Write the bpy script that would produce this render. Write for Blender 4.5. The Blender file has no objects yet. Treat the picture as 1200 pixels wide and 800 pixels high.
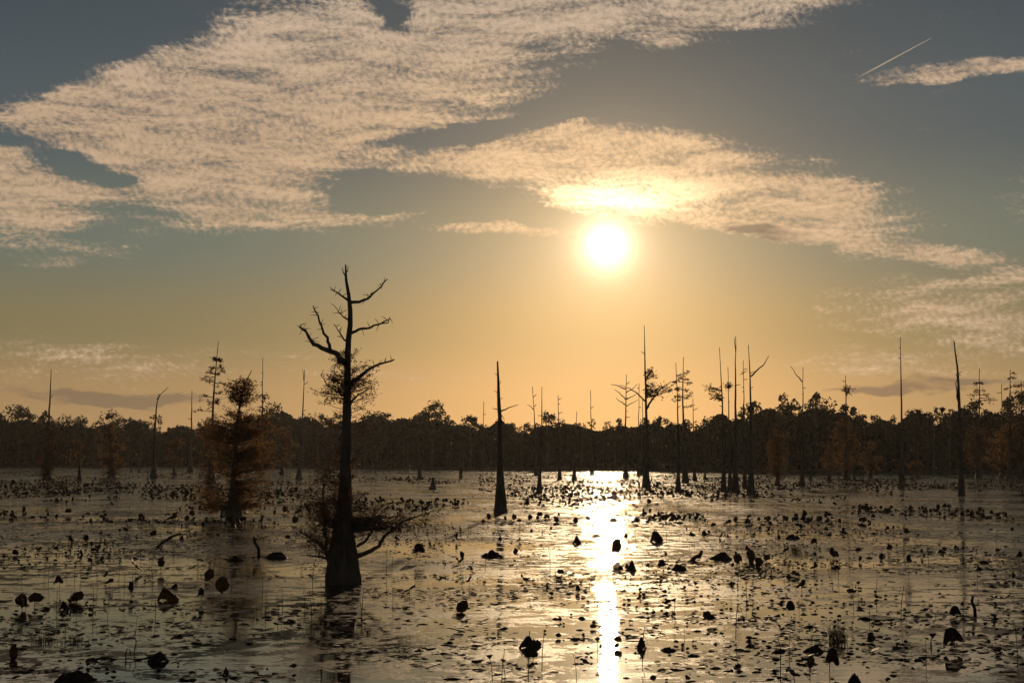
import bpy, math, random
from math import radians as R, sin, cos, pi, exp, atan2, sqrt, hypot
from mathutils import Vector, noise
random.seed(7)
C = bpy.context.scene
COL = C.collection

# ------------------------------------------------------------------ camera
CAM_H = 3.2
PITCH = R(4.665)
FPX = 1200 * 50 / 36.0
cam = bpy.data.objects.new('camera', bpy.data.cameras.new('camera'))
COL.objects.link(cam); C.camera = cam
cam.data.lens = 50; cam.data.sensor_width = 36
cam.data.clip_start = 0.1; cam.data.clip_end = 60000
cam.location = (0, 0, CAM_H); cam.rotation_euler = (R(90) + PITCH, 0, 0)

def ray(px, py):
    x = (px - 600) / FPX; u = (400 - py) / FPX
    return Vector((x, cos(PITCH) - u * sin(PITCH), sin(PITCH) + u * cos(PITCH)))
def ground(px, py):
    d = ray(px, py); t = CAM_H / -d.z
    return Vector((d.x * t, d.y * t, 0))
def at(px, py, Y):                      # world point seen at that pixel, Y metres away along the view
    d = ray(px, py); t = Y / d.y
    return Vector((d.x * t, Y, CAM_H + d.z * t))
def azel(px, py):
    d = ray(px, py).normalized()
    return math.degrees(atan2(d.x, d.y)), math.degrees(math.asin(d.z))

# ------------------------------------------------------------------ sky
SUN_AZ, SUN_EL = azel(711, 287)
SD = Vector((sin(R(SUN_AZ)) * cos(R(SUN_EL)), cos(R(SUN_AZ)) * cos(R(SUN_EL)), sin(R(SUN_EL))))

class NT:
    def __init__(s, nt): s.nt = nt; s.N = nt.nodes; s.L = nt.links
    def set(s, sock, v):
        if v is None: return
        if hasattr(v, 'links'): s.L.new(v, sock)
        else: sock.default_value = v
    def n(s, t, **k):
        o = s.N.new(t)
        for a, b in k.items(): setattr(o, a, b)
        return o
    def m(s, op, a, b=None, c=None, clamp=False):
        o = s.n('ShaderNodeMath', operation=op, use_clamp=clamp)
        s.set(o.inputs[0], a); s.set(o.inputs[1], b); s.set(o.inputs[2], c)
        return o.outputs[0]
    def vm(s, op, a, b=None, sc=None):
        o = s.n('ShaderNodeVectorMath', operation=op)
        s.set(o.inputs[0], a); s.set(o.inputs[1], b)
        if sc is not None: s.set(o.inputs['Scale'], sc)
        return o.outputs['Value'] if op in ('DOT_PRODUCT', 'LENGTH') else o.outputs[0]
    def mix(s, f, a, b, mode='MIX'):
        o = s.n('ShaderNodeMix', data_type='RGBA', blend_type=mode)
        s.set(o.inputs[0], f); s.set(o.inputs[6], a); s.set(o.inputs[7], b)
        return o.outputs[2]
    def noise(s, vec, scale, detail=4, rough=.5, dist=0, dim='3D'):
        o = s.n('ShaderNodeTexNoise', noise_dimensions=dim)
        s.set(o.inputs['Vector'], vec); o.inputs['Scale'].default_value = scale
        o.inputs['Detail'].default_value = detail; o.inputs['Roughness'].default_value = rough
        o.inputs['Distortion'].default_value = dist
        return o.outputs[0], o.outputs[1]
    def mr(s, v, a, b, c=0., d=1., smooth=True):
        o = s.n('ShaderNodeMapRange', interpolation_type='SMOOTHSTEP' if smooth else 'LINEAR')
        s.set(o.inputs[0], v); s.set(o.inputs[1], a); s.set(o.inputs[2], b); s.set(o.inputs[3], c); s.set(o.inputs[4], d)
        return o.outputs[0]
    def map(s, vec, loc=(0, 0, 0), rot=(0, 0, 0), scale=(1, 1, 1), typ='POINT'):
        o = s.n('ShaderNodeMapping', vector_type=typ)
        s.set(o.inputs[0], vec); o.inputs[1].default_value = loc
        o.inputs[2].default_value = rot; o.inputs[3].default_value = scale
        return o.outputs[0]
    def ramp(s, v, stops, interp='LINEAR'):
        o = s.n('ShaderNodeValToRGB'); s.set(o.inputs[0], v)
        cr = o.color_ramp; cr.interpolation = interp
        while len(cr.elements) < len(stops): cr.elements.new(.5)
        for e, (p, c) in zip(cr.elements, stops):
            e.position = p; e.color = (*c, 1)
        return o.outputs[0]

def lin(c):
    return tuple((v / 255 / 12.92) if v < 10 else ((v / 255 + .055) / 1.055) ** 2.4 for v in c)
def lin4(c): return (*lin(c), 1)

world = bpy.data.worlds.new("World"); C.world = world; world.use_nodes = True
W = NT(world.node_tree)
tc = W.n('ShaderNodeTexCoord')
dirv = W.vm('NORMALIZE', tc.outputs['Generated'])
sx = W.n('ShaderNodeSeparateXYZ'); W.set(sx.inputs[0], dirv)
az = W.m('MULTIPLY', W.m('ARCTAN2', sx.outputs[0], sx.outputs[1]), 180 / pi)
el = W.m('MULTIPLY', W.m('ARCSINE', sx.outputs[2]), 180 / pi)
cx = W.n('ShaderNodeCombineXYZ'); W.set(cx.inputs[0], az); W.set(cx.inputs[1], el)
P = cx.outputs[0]
elc = W.m('DIVIDE', el, 60, clamp=True)
base = W.ramp(elc, [(0, lin((158, 122, 85))), (2.4 / 60, lin((152, 122, 84))), (5 / 60, lin((120, 108, 76))),
                    (8.5 / 60, lin((98, 105, 94))), (13 / 60, lin((73, 83, 87))), (18 / 60, lin((61, 71, 78))),
                    (1, lin((30, 38, 48)))], 'EASE')
nis = W.n('ShaderNodeTexSky', sky_type='NISHITA', sun_disc=False, sun_elevation=R(SUN_EL), sun_rotation=R(SUN_AZ),
          air_density=1, dust_density=1, ozone_density=1)
nisc = W.vm('SCALE', nis.outputs[0], sc=.003)
base = W.mix(1, base, nisc, 'ADD')
# how the air glows around the sun
sdot = W.vm('DOT_PRODUCT', dirv, tuple(SD))
ang = W.m('MULTIPLY', W.m('ARCCOSINE', W.m('MINIMUM', sdot, 1.)), 180 / pi)
def lobe(a, sig, pw=2.):
    return W.m('POWER', math.e, W.m('MULTIPLY', W.m('POWER', W.m('DIVIDE', a, sig), pw), -1))
daz = W.m('ABSOLUTE', W.m('SUBTRACT', az, SUN_AZ))
low = W.mr(el, 5, 15, 1., .28)
wide = W.m('MULTIPLY', lobe(ang, 7.2, 1.6), low)
col = W.m('MULTIPLY', lobe(daz, 9.5), lobe(W.m('ABSOLUTE', el), 7.0))
mid = lobe(ang, 2.9, 1.3)
core = lobe(ang, .6, 1.2)
g1 = W.vm('SCALE', lin4((160, 122, 70))[:3], sc=wide)
g2 = W.vm('SCALE', lin4((148, 100, 54))[:3], sc=col)
g3 = W.vm('SCALE', (.6, .42, .22), sc=mid)
g4 = W.vm('SCALE', (3.6, 3.0, 2.1), sc=core)
air = W.vm('ADD', base, W.vm('ADD', g1, W.vm('ADD', g2, g3)))

# clouds: patches fixed in azimuth / elevation, frayed by noise
_, wn = W.noise(W.map(P, scale=(.22, .5, 1)), 1, 4, .6)
Pw = W.vm('ADD', P, W.vm('MULTIPLY', W.vm('SUBTRACT', wn, (.5, .5, .5)), (4.2, 1.9, 0)))
DEG = math.degrees(1 / FPX)
def patch(vec, px, py, rx, ry, ang_cw=0, w=1.):
    a, e = azel(px, py)
    v = W.map(vec, (a, e, 0), (0, 0, -R(ang_cw)), (rx * DEG, ry * DEG, 1), 'TEXTURE')
    g = W.n('ShaderNodeTexGradient', gradient_type='SPHERICAL'); W.set(g.inputs[0], v)
    return W.m('MULTIPLY', g.outputs[1], w)
def field(vec, L):
    acc = None
    for q in L:
        p = patch(vec, *q)
        acc = p if acc is None else W.m('ADD', acc, p)
    return acc
CL = [(250, 140, 270, 115, -8, 1.8), (430, 80, 310, 120, -12, 2.0), (585, 22, 210, 55, -10, 1.1), (250, 215, 190, 62, 6, 1.3),
      (35, 238, 150, 62, 12, 1.4), (330, 240, 150, 22, 5, .75), (100, 140, 130, 45, -14, .9),
      (830, 12, 270, 36, -6, 1.2), (610, 186, 230, 42, -4, 1.7), (770, 208, 260, 62, 6, 2.0), (930, 240, 190, 42, 9, 1.7), (730, 238, 110, 16, 6, 1.2),
      (1070, 296, 160, 20, 12, 1.6), (860, 262, 130, 16, 6, .8), (610, 271, 150, 10, 2, 1.5), (470, 252, 120, 7, 2, .5), (600, 248, 100, 15, 3, -1.5), (20, 165, 90, 22, 18, -1.1), (105, 270, 90, 22, -14, -.7), (1150, 82, 150, 15, 2, 1.4),
      (1115, 370, 200, 44, 5, 1.1), (1180, 330, 90, 8, -2, 1.), (-200, 120, 260, 90, 5, 1.2), (1450, 180, 260, 70, -8, 1.2),
      (300, 261, 95, 9, 6, .9), (110, 425, 330, 30, -1, .62), (1050, 432, 230, 26, 3, .6), (470, 441, 130, 12, 2, .6),
      (462, 22, 46, 30, 20, -2.4), (105, 203, 80, 16, 12, -1.5), (160, 214, 70, 14, -4, -1.2), (480, 224, 190, 28, -3, -1.2), (620, 52, 90, 16, -5, -.9), (540, 160, 170, 15, -8, -1.4),
      (90, 40, 200, 60, -20, -1.)]
F = field(Pw, CL)
_, wn2 = W.noise(W.map(P, scale=(.18, .4, 1)), 1, 1, .5)
Pr = W.vm('ADD', P, W.vm('MULTIPLY', W.vm('SUBTRACT', wn2, (.5, .5, .5)), (2.2, 1.1, 0)))
n1, _ = W.noise(W.map(Pr, rot=(0, 0, R(-14)), scale=(2.2, 3.3, 1)), 1.7, 6, .7, .0)      # ripples
n2, _ = W.noise(W.map(Pr, rot=(0, 0, R(10)), scale=(.26, 1.7, 1)), 1, 6, .62, .3)            # streaks
wv = W.n('ShaderNodeTexWave', wave_type='BANDS', bands_direction='DIAGONAL')
W.set(wv.inputs[0], W.map(Pr, rot=(0, 0, R(28)), scale=(.8, 1.9, 1)))
wv.inputs['Scale'].default_value = 1.6; wv.inputs['Distortion'].default_value = 7
wv.inputs['Detail'].default_value = 3; wv.inputs['Detail Scale'].default_value = 1.6
nn = W.m('ADD', W.m('MULTIPLY', W.m('SUBTRACT', n1, .5), 1.7), W.m('MULTIPLY', W.m('SUBTRACT', n2, .5), 2.1))
nn = W.m('ADD', nn, W.m('MULTIPLY', W.m('SUBTRACT', wv.outputs[1], .5), .16))
nn = W.m('MULTIPLY', nn, W.mr(F, 0, .3, .35, 1.))
dens = W.mr(W.m('ADD', W.m('MULTIPLY', W.m('MINIMUM', F, 1.0), .9), nn), .06, 1.1)
dens = W.m('MULTIPLY', dens, W.mr(el, 1.2, 4.0))
lit = W.vm('ADD', lin4((186, 157, 127))[:3], W.vm('SCALE', (.50, .30, .12), sc=lobe(ang, 7.5, 1.5)))
lit = W.vm('ADD', lit, W.vm('SCALE', (2.0, 1.45, .8), sc=lobe(W.m('ABSOLUTE', W.vm('LENGTH', W.vm('MULTIPLY',
        W.vm('SUBTRACT', P, (azel(725, 233)[0], azel(725, 233)[1], 0)), (.6, 2.3, 0)))), 1.5, 1.7)))
lit = W.mix(W.mr(el, 12, 19), lit, lin4((190, 167, 143)))
shade = W.m('MULTIPLY_ADD', n1, 1.1, W.m('MULTIPLY_ADD', n2, 1.1, -.02))
lit = W.vm('SCALE', lit, sc=shade)
skyc = W.mix(W.m('MULTIPLY', dens, .86), air, lit)
# thin grey-violet bars of cloud low over the wood
D = field(Pw, [(95, 462, 150, 13, 1, 1.3), (180, 470, 120, 8, 0, 1.), (1085, 452, 170, 12, -2, 1.1), (1040, 462, 110, 7, 0, .9), (900, 268, 90, 16, 8, .9), (700, 440, 160, 6, 0, .5)])
dd = W.mr(W.m('ADD', D, W.m('MULTIPLY', W.m('SUBTRACT', n2, .5), 2.4)), .35, 1.0)
skyc = W.mix(W.m('MULTIPLY', dd, .75), skyc, W.mix(.75, air, lin4((104, 90, 80)), 'MIX'))
skyc = W.vm('ADD', skyc, g4)
# below the horizon
skyc = W.mix(W.mr(el, -1.0, -.2), lin4((60, 48, 34)), skyc)
bg = W.N['Background']; W.set(bg.inputs[0], skyc); bg.inputs[1].default_value = 1.0

sun = bpy.data.objects.new('sun', bpy.data.lights.new('sun', 'SUN'))
COL.objects.link(sun)
sun.data.energy = 2.0; sun.data.angle = R(.6); sun.data.color = (1, .72, .42)
sun.rotation_euler = SD.to_track_quat('Z', 'Y').to_euler()
C.view_settings.view_transform = 'Standard'; C.view_settings.look = 'None'
C.view_settings.exposure = 0; C.view_settings.gamma = 1
C.cycles.sample_clamp_indirect = 6; C.cycles.max_bounces = 6; C.cycles.transparent_max_bounces = 8
C.cycles.volume_bounces = 0

# ------------------------------------------------------------------ materials
def mat(name):
    m = bpy.data.materials.new(name); m.use_nodes = True
    T = NT(m.node_tree); return m, T, T.N['Principled BSDF'], T.N['Material Output']
def bark_mat(name, c1, c2, sc=3.):
    m, T, b, o = mat(name)
    t = T.n('ShaderNodeTexCoord')
    f, _ = T.noise(T.map(t.outputs['Object'], scale=(1, 1, .16)), sc * 3, 6, .65)
    g, _ = T.noise(t.outputs['Object'], sc * .4, 3)
    T.set(b.inputs['Base Color'], T.mix(T.mr(T.m('MULTIPLY_ADD', g, .5, T.m('MULTIPLY', f, .6)), .35, .7), (*c1, 1), (*c2, 1)))
    b.inputs['Roughness'].default_value = .85; b.inputs['Specular IOR Level'].default_value = .25
    bp = T.n('ShaderNodeBump'); T.set(bp.inputs['Height'], f)
    bp.inputs['Strength'].default_value = .8; bp.inputs['Distance'].default_value = .05
    T.set(b.inputs['Normal'], bp.outputs[0])
    return m
def leaf_mat(name, c1, c2, trans=.45, sc=2.):
    m, T, b, o = mat(name)
    t = T.n('ShaderNodeTexCoord')
    f, _ = T.noise(t.outputs['Object'], sc, 4, .7)
    col = T.mix(T.mr(f, .35, .65), (*c1, 1), (*c2, 1))
    T.set(b.inputs['Base Color'], col); b.inputs['Roughness'].default_value = .6
    b.inputs['Specular IOR Level'].default_value = .06
    tr = T.n('ShaderNodeBsdfTranslucent'); T.set(tr.inputs[0], col)
    mx = T.n('ShaderNodeMixShader'); mx.inputs[0].default_value = trans
    T.L.new(b.outputs[0], mx.inputs[1]); T.L.new(tr.outputs[0], mx.inputs[2]); T.L.new(mx.outputs[0], o.inputs[0])
    return m
M_bark = bark_mat('bark', (.045, .036, .028), (.11, .09, .07))
M_bark_grey = bark_mat('weathered_bark', (.07, .058, .048), (.17, .145, .12))
M_russet = leaf_mat('russet_needles', (.10, .055, .026), (.20, .11, .05), .68)
M_spray = leaf_mat('russet_sprays', (.16, .085, .038), (.30, .16, .065), .68)
M_brown = leaf_mat('brown_needles', (.07, .037, .022), (.15, .08, .042), .5)
M_green = leaf_mat('dark_green_leaves', (.03, .034, .014), (.055, .05, .02), .35, .15)
M_wood = leaf_mat('wood_leaves', (.018, .020, .012), (.036, .029, .016), .3, .035)
M_lotus = leaf_mat('dead_lotus', (.022, .015, .010), (.06, .038, .02), .12, 9.)
M_lotus_gold = leaf_mat('golden_lotus', (.035, .02, .008), (.25, .12, .03), .4, 22.)
M_stem = leaf_mat('dry_stem', (.035, .025, .016), (.06, .045, .03), .1, 5.)
M_reed = leaf_mat('reed_grass', (.035, .038, .014), (.06, .05, .025), .25, 5.)
M_pad = leaf_mat('floating_leaf', (.016, .012, .008), (.045, .032, .02), .05, 3.)
M_pad.node_tree.nodes['Principled BSDF'].inputs['Roughness'].default_value = .6
M_pad.node_tree.nodes['Principled BSDF'].inputs['Specular IOR Level'].default_value = .08

# ------------------------------------------------------------------ mesh builder
class MB:
    def __init__(s): s.v = []; s.f = []
    def tube(s, pts, rad, n=6, cap=True, flute=0., fl_n=7, fl_pow=3., seed=0, rough=0.):
        pts = [Vector(p) for p in pts]; k = len(pts); b0 = len(s.v)
        up = Vector((0.13, 1, 0.07))
        for i in range(k):
            t = (pts[min(i + 1, k - 1)] - pts[max(i - 1, 0)])
            if t.length < 1e-9: t = Vector((0, 0, 1))
            t.normalize()
            a = t.cross(up)
            if a.length < .15: a = t.cross(Vector((1, 0, 0)))
            a.normalize(); b = t.cross(a)
            u = i / max(1, k - 1)
            for j in range(n):
                th = 2 * pi * j / n
                r = rad[i]
                if flute: r *= 1 + flute * (1 - u) ** fl_pow * (cos(fl_n * th + seed) + .5 * cos((fl_n - 3) * th + 2 * seed))
                if rough: r *= 1 + rough * noise.noise(Vector((3 * cos(th), 3 * sin(th), pts[i].z * 2.2 + seed)))
                s.v.append(pts[i] + a * (r * cos(th)) + b * (r * sin(th)))
        for i in range(k - 1):
            for j in range(n):
                q = b0 + i * n + j; q2 = b0 + i * n + (j + 1) % n
                s.f.append((q, q2, q2 + n, q + n))
        if cap:
            s.f.append(tuple(b0 + j for j in range(n))[::-1]); s.f.append(tuple(b0 + (k - 1) * n + j for j in range(n)))
    def leaf(s, c, L, w, rng):
        d = Vector((rng.gauss(0, 1), rng.gauss(0, 1), rng.gauss(0, .6))); d.normalize()
        e = d.cross(Vector((rng.gauss(0, 1), rng.gauss(0, 1), rng.gauss(0, 1))))
        if e.length < 1e-6: e = Vector((1, 0, 0))
        e.normalize(); b = len(s.v)
        s.v += [c - d * L * .5, c + e * w * .5 - d * L * .1, c + d * L * .5, c - e * w * .5 + d * L * .1]
        s.f.append((b, b + 1, b + 2, b + 3))
    def add(s, verts, faces, M=None):
        b = len(s.v)
        s.v += [(M @ v if M else v) for v in verts]
        s.f += [tuple(b + i for i in f) for f in faces]
    def mesh(s, name, material, org=Vector((0, 0, 0)), smooth=False):
        me = bpy.data.meshes.new(name)
        me.from_pydata([tuple(v - org) for v in s.v], [], s.f); me.update()
        me.materials.append(material)
        if smooth: me.polygons.foreach_set('use_smooth', [True] * len(me.polygons))
        return me
    def build(s, name, material, parent=None, org=Vector((0, 0, 0)), smooth=False):
        o = bpy.data.objects.new(name, s.mesh(name, material, org, smooth)); COL.objects.link(o)
        if parent: o.parent = parent
        else: o.location = org
        return o
def tag(o, label=None, cat=None, group=None, kind=None):
    if label: o['label'] = label
    if cat: o['category'] = cat
    if group: o['group'] = group
    if kind: o['kind'] = kind
    return o
def empty(name, loc, label, cat, group=None, rz=0.):
    o = bpy.data.objects.new(name, None); COL.objects.link(o); o.empty_display_size = .2
    o.location = loc; o.rotation_euler = (0, 0, rz)
    return tag(o, label, cat, group)

# ------------------------------------------------------------------ shore profile (by bearing)
def interp(T, x):
    if x <= T[0][0]: return T[0][1]
    for (a, b), (c, d) in zip(T, T[1:]):
        if x <= c: return b + (d - b) * (x - a) / (c - a)
    return T[-1][1]
SHORE = [(-400, 546.0), (0, 546.2), (300, 546.5), (450, 548), (600, 549.5), (750, 550), (850, 552), (1200, 553.4), (1600, 553.5)]
TOPS = [(-400, 480), (0, 477), (60, 482), (100, 489), (160, 490), (225, 493), (260, 488), (300, 479), (340, 476), (380, 482), (440, 477), (490, 484),
        (505, 480), (560, 489), (620, 491), (660, 488), (700, 492), (760, 489), (830, 485), (880, 473), (930, 467), (965, 468), (1000, 477),
        (1050, 481), (1110, 475), (1150, 472), (1200, 464), (1600, 470)]
def shore_y(px): return ground(px, interp(SHORE, px)).y

# ------------------------------------------------------------------ water
def water_material():
    m, T, b, o = mat('swamp_water')
    g = T.n('ShaderNodeNewGeometry'); pos = g.outputs['Position']
    # ripples
    r1, _ = T.noise(T.map(pos, scale=(.42, 1.15, 1)), 2.2, 4, .6)
    r2, _ = T.noise(pos, 7., 3, .6)
    calm, _ = T.noise(pos, .11, 2, .5)
    sep = T.n('ShaderNodeSeparateXYZ'); T.set(sep.inputs[0], pos)
    far = T.mr(sep.outputs[1], 24, 60)
    amt = T.m('MULTIPLY', T.mr(calm, .4, .62, .15, 1.), T.m('MULTIPLY_ADD', far, .8, .2))
    h = T.m('ADD', T.m('MULTIPLY', r1, 1.), T.m('MULTIPLY', r2, .11))
    h = T.m('MULTIPLY', h, T.m('MULTIPLY', amt, T.mr(sep.outputs[1], 40, 160, 1., 1.6)))
    bp = T.n('ShaderNodeBump'); T.set(bp.inputs['Height'], h)
    bp.inputs['Strength'].default_value = 1; bp.inputs['Distance'].default_value = WAVE
    b.inputs['Base Color'].default_value = (.018, .015, .009, 1)
    b.inputs['Roughness'].default_value = .012; b.inputs['IOR'].default_value = 2.05
    T.set(b.inputs['Normal'], bp.outputs[0])
    # film of decayed leaves lying on the surface
    f1, _ = T.noise(T.map(pos, scale=(.75, .8, 1)), 1.7, 8, .72, .3)
    f2, _ = T.noise(pos, .16, 3, .5)
    f3, _ = T.noise(pos, 8, 5, .7)
    fm = T.m('ADD', f1, T.m('MULTIPLY', T.m('SUBTRACT', f2, .5), .45))
    fm = T.m('ADD', fm, T.m('MULTIPLY', T.m('SUBTRACT', f3, .5), .3))
    fm = T.m('SUBTRACT', fm, T.m('MULTIPLY', T.mr(sep.outputs[1], 50, 160), .012))
    mask = T.m('MULTIPLY', T.mr(fm, .514, .532), .95)
    fb = T.n('ShaderNodeBsdfPrincipled')
    T.set(fb.inputs['Base Color'], T.mix(f3, (.016, .012, .008, 1), (.055, .04, .027, 1)))
    T.set(fb.inputs['Roughness'], .5); fb.inputs['Specular IOR Level'].default_value = .05
    bp2 = T.n('ShaderNodeBump'); T.set(bp2.inputs['Height'], f3); bp2.inputs['Distance'].default_value = .03
    T.set(fb.inputs['Normal'], bp2.outputs[0])
    mx = T.n('ShaderNodeMixShader'); T.set(mx.inputs[0], mask)
    T.L.new(b.outputs[0], mx.inputs[1]); T.L.new(fb.outputs[0], mx.inputs[2]); T.L.new(mx.outputs[0], o.inputs[0])
    return m
WAVE = .055
wb = MB()
wb.v = [Vector((-900, -60, 0)), Vector((900, -60, 0)), Vector((900, 900, 0)), Vector((-900, 900, 0))]; wb.f = [(0, 1, 2, 3)]
tag(wb.build('water', water_material()), kind='structure')

m, T, b, o = mat('forest_floor')
t = T.n('ShaderNodeTexCoord'); f, _ = T.noise(t.outputs['Object'], .2, 5)
T.set(b.inputs['Base Color'], T.mix(f, (.03, .025, .015, 1), (.07, .055, .03, 1))); b.inputs['Roughness'].default_value = 1
gb = MB(); xs = list(range(-550, 1751, 25))
for i, px in enumerate(xs):
    Y = shore_y(px) + 2.5 * noise.noise(Vector((px * .02, 0, 0)))
    d = ray(px, 540); k = d.x / d.y
    for (YY, z) in ((Y, -.05), (Y + 1.5, .25), (Y + 60, .8), (1200, 1.)):
        gb.v.append(Vector((k * YY, YY, z)))
for i in range(len(xs) - 1):
    for j in range(3): gb.f.append((4 * i + j, 4 * i + 4 + j, 4 * i + 5 + j, 4 * i + 1 + j))
tag(gb.build('ground', m), kind='structure')

# ------------------------------------------------------------------ far wood
rng = random.Random(11)
def broad_crown(mb, c, rx, rz, n, size, rng):
    k = max(9, int(rx * 4)); cl = []
    for i in range(k):
        th = rng.uniform(0, 2 * pi); u = rng.uniform(-.9, 1)
        q = sqrt(max(0, 1 - u * u)) * rng.uniform(.4, .95)
        cl.append((c + Vector((rx * q * cos(th), rx * q * sin(th), rz * u * .85)), rng.uniform(.2, .42) * rx))
    for i in range(n):
        p, r = rng.choice(cl)
        v = Vector((rng.gauss(0, 1), rng.gauss(0, 1), rng.gauss(0, .8))); v.normalize()
        s = size * rng.uniform(.6, 1.3)
        mb.leaf(p + v * r * rng.uniform(.5, 1.05), s, s * .75, rng)
fw = MB(); ft = MB()
for row in range(4):
    px = -480
    while px < 1680:
        Y = shore_y(px) + 3 + row * 11 + rng.uniform(-3, 4)
        k = ray(px, 540); x = k.x / k.y * Y
        top = at(px, interp(TOPS, px), Y).z
        H = top * rng.uniform(.72, 1.06) * (1 if row else .85)
        if rng.random() < .06: H *= 1.12
        rx = H * rng.uniform(.17, .27)
        broad_crown(fw, Vector((x, Y, H * .6)), rx, H * .4, 620, H * .038, rng)
        broad_crown(fw, Vector((x, Y, H * .22)), rx * 1.25, H * .22, 160, H * .05, rng)
        ft.tube([(x, Y, 0), (x + rng.uniform(-.6, .6), Y, H * .8)], [H * .016, H * .006], 5)
        px += rng.uniform(.75, 1.25) * rx * 1.35 / Y * FPX
for _ in range(112000):
    px = rng.uniform(-490, 1690); Y = shore_y(px) + rng.uniform(14, 40); k = ray(px, 540); x = k.x / k.y * Y
    H = at(px, interp(TOPS, px), Y).z
    fw.leaf(Vector((x, Y, H * (rng.random() ** .8) * (.80 + .24 * noise.noise(Vector((px * .035, 0, 1)))))), H * .08, H * .07, rng)
w_o = fw.build('far_wood', M_wood); tag(w_o, 'dark mass of trees closing the far side of the swamp', 'forest', kind='stuff')
# the trunks of that mass belong to it
tr = ft.build('trunks', M_bark, w_o); tr['kind'] = 'stuff'

OAKS = [(22, 474, 15, 'at the left end of the far shore'), (124, 480, 19, 'round open crown above the far wood, left of the leafy snag'),
        (322, 474, 20, 'behind and left of the big bare cypress'), (446, 474, 17, 'just right of the big bare cypress'),
        (506, 471, 22, 'tallest round crown between the big cypress and the lone snag'), (551, 484, 14, 'just left of the lone bare snag'),
        (641, 478, 12, 'pointed above the wood behind the middle snags'), (775, 484, 11, 'behind the branching snag right of the sun path'),
        (883, 469, 15, 'behind the forked snag'), (922, 462, 19, 'right of the forked snag, widest crown there'),
        (957, 459, 16, 'highest crown of the right wood'), (997, 468, 14, 'behind the russet cypress on the right'),
        (1112, 470, 13, 'behind the tall knobbly snag on the right'), (1193, 456, 18, 'at the right edge of the far shore')]
for px, ty, r, txt in OAKS:
    Y = shore_y(px) + 1.0; p = at(px, 540, Y); top = at(px, ty, Y).z; rr = r / FPX * Y
    e = empty('broadleaf_tree', (p.x, Y, .1), 'dark broadleaf tree ' + txt, 'tree', 'broadleaf trees standing out of the far shore')
    org = Vector((p.x, Y, .1))
    t_ = MB(); t_.tube([org, org + Vector((.3, 0, top * .4)), org + Vector((-.2, 0, top * .75))], [.4, .3, .12], 7)
    for i in range(7):
        a = rng.uniform(0, 2 * pi); b0 = org + Vector((0, 0, top * rng.uniform(.35, .65)))
        t_.tube([b0, b0 + Vector((cos(a) * rr * .5, sin(a) * rr * .5, top * .12)), b0 + Vector((cos(a) * rr * .9, sin(a) * rr * .9, top * .22))], [.14, .09, .03], 5)
    t_.build('trunk', M_bark, e, org)
    c_ = MB(); hz = top * .33
    broad_crown(c_, org + Vector((0, 0, top - hz)), rr, hz, int(950 * (r / 15) ** 1.2), top * .036, rng)
    broad_crown(c_, org + Vector((0, 0, top * .35)), rr * .8, top * .25, 200, top * .045, rng)
    c_.build('crown', M_green, e, org)

# ------------------------------------------------------------------ swamp trees
def wobble(p, q, n, amp, rng):
    out = []
    for i in range(n + 1):
        u = i / n; v = p.lerp(q, u)
        if 0 < i < n: v = v + Vector((rng.gauss(0, amp), rng.gauss(0, amp), rng.gauss(0, amp * .4)))
        out.append(v)
    return out
def twig_tree(tw, lf, p, q, r, rng, nleaf, ls, spread, lev=2, kids=4):
    """a limb from p to q with side twigs; leaves gather on the twig ends"""
    L = (q - p).length
    pts = wobble(p, q, 4, L * .035, rng)
    tw.tube(pts, [r * (1 - .75 * i / 4) for i in range(5)], 4, False)
    if lev > 0:
        for k in range(kids):
            u = rng.uniform(.3, 1); i = min(3, int(u * 4)); a = pts[i].lerp(pts[i + 1], u * 4 - i)
            d = (q - p).normalized() * .55 + Vector((rng.gauss(0, .6), rng.gauss(0, .6), rng.gauss(.05, .45)))
            d.normalize()
            twig_tree(tw, lf, a, a + d * L * rng.uniform(.28, .5), r * .42, rng, nleaf, ls, spread, lev - 1, kids)
    else:
        for k in range(nleaf):
            c = pts[-1].lerp(pts[1], rng.random() ** 1.5) + Vector((rng.gauss(0, spread), rng.gauss(0, spread), rng.gauss(-.2 * spread, spread * .7)))
            lf.leaf(c, ls * rng.uniform(.6, 1.4), ls * rng.uniform(.2, .45), rng)

def width_profile(w, u):        # buttressed foot, long slender stem
    return w * (.34 * (1 - u) ** .8 + .66 * exp(-u * 10.5) + .03)

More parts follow.
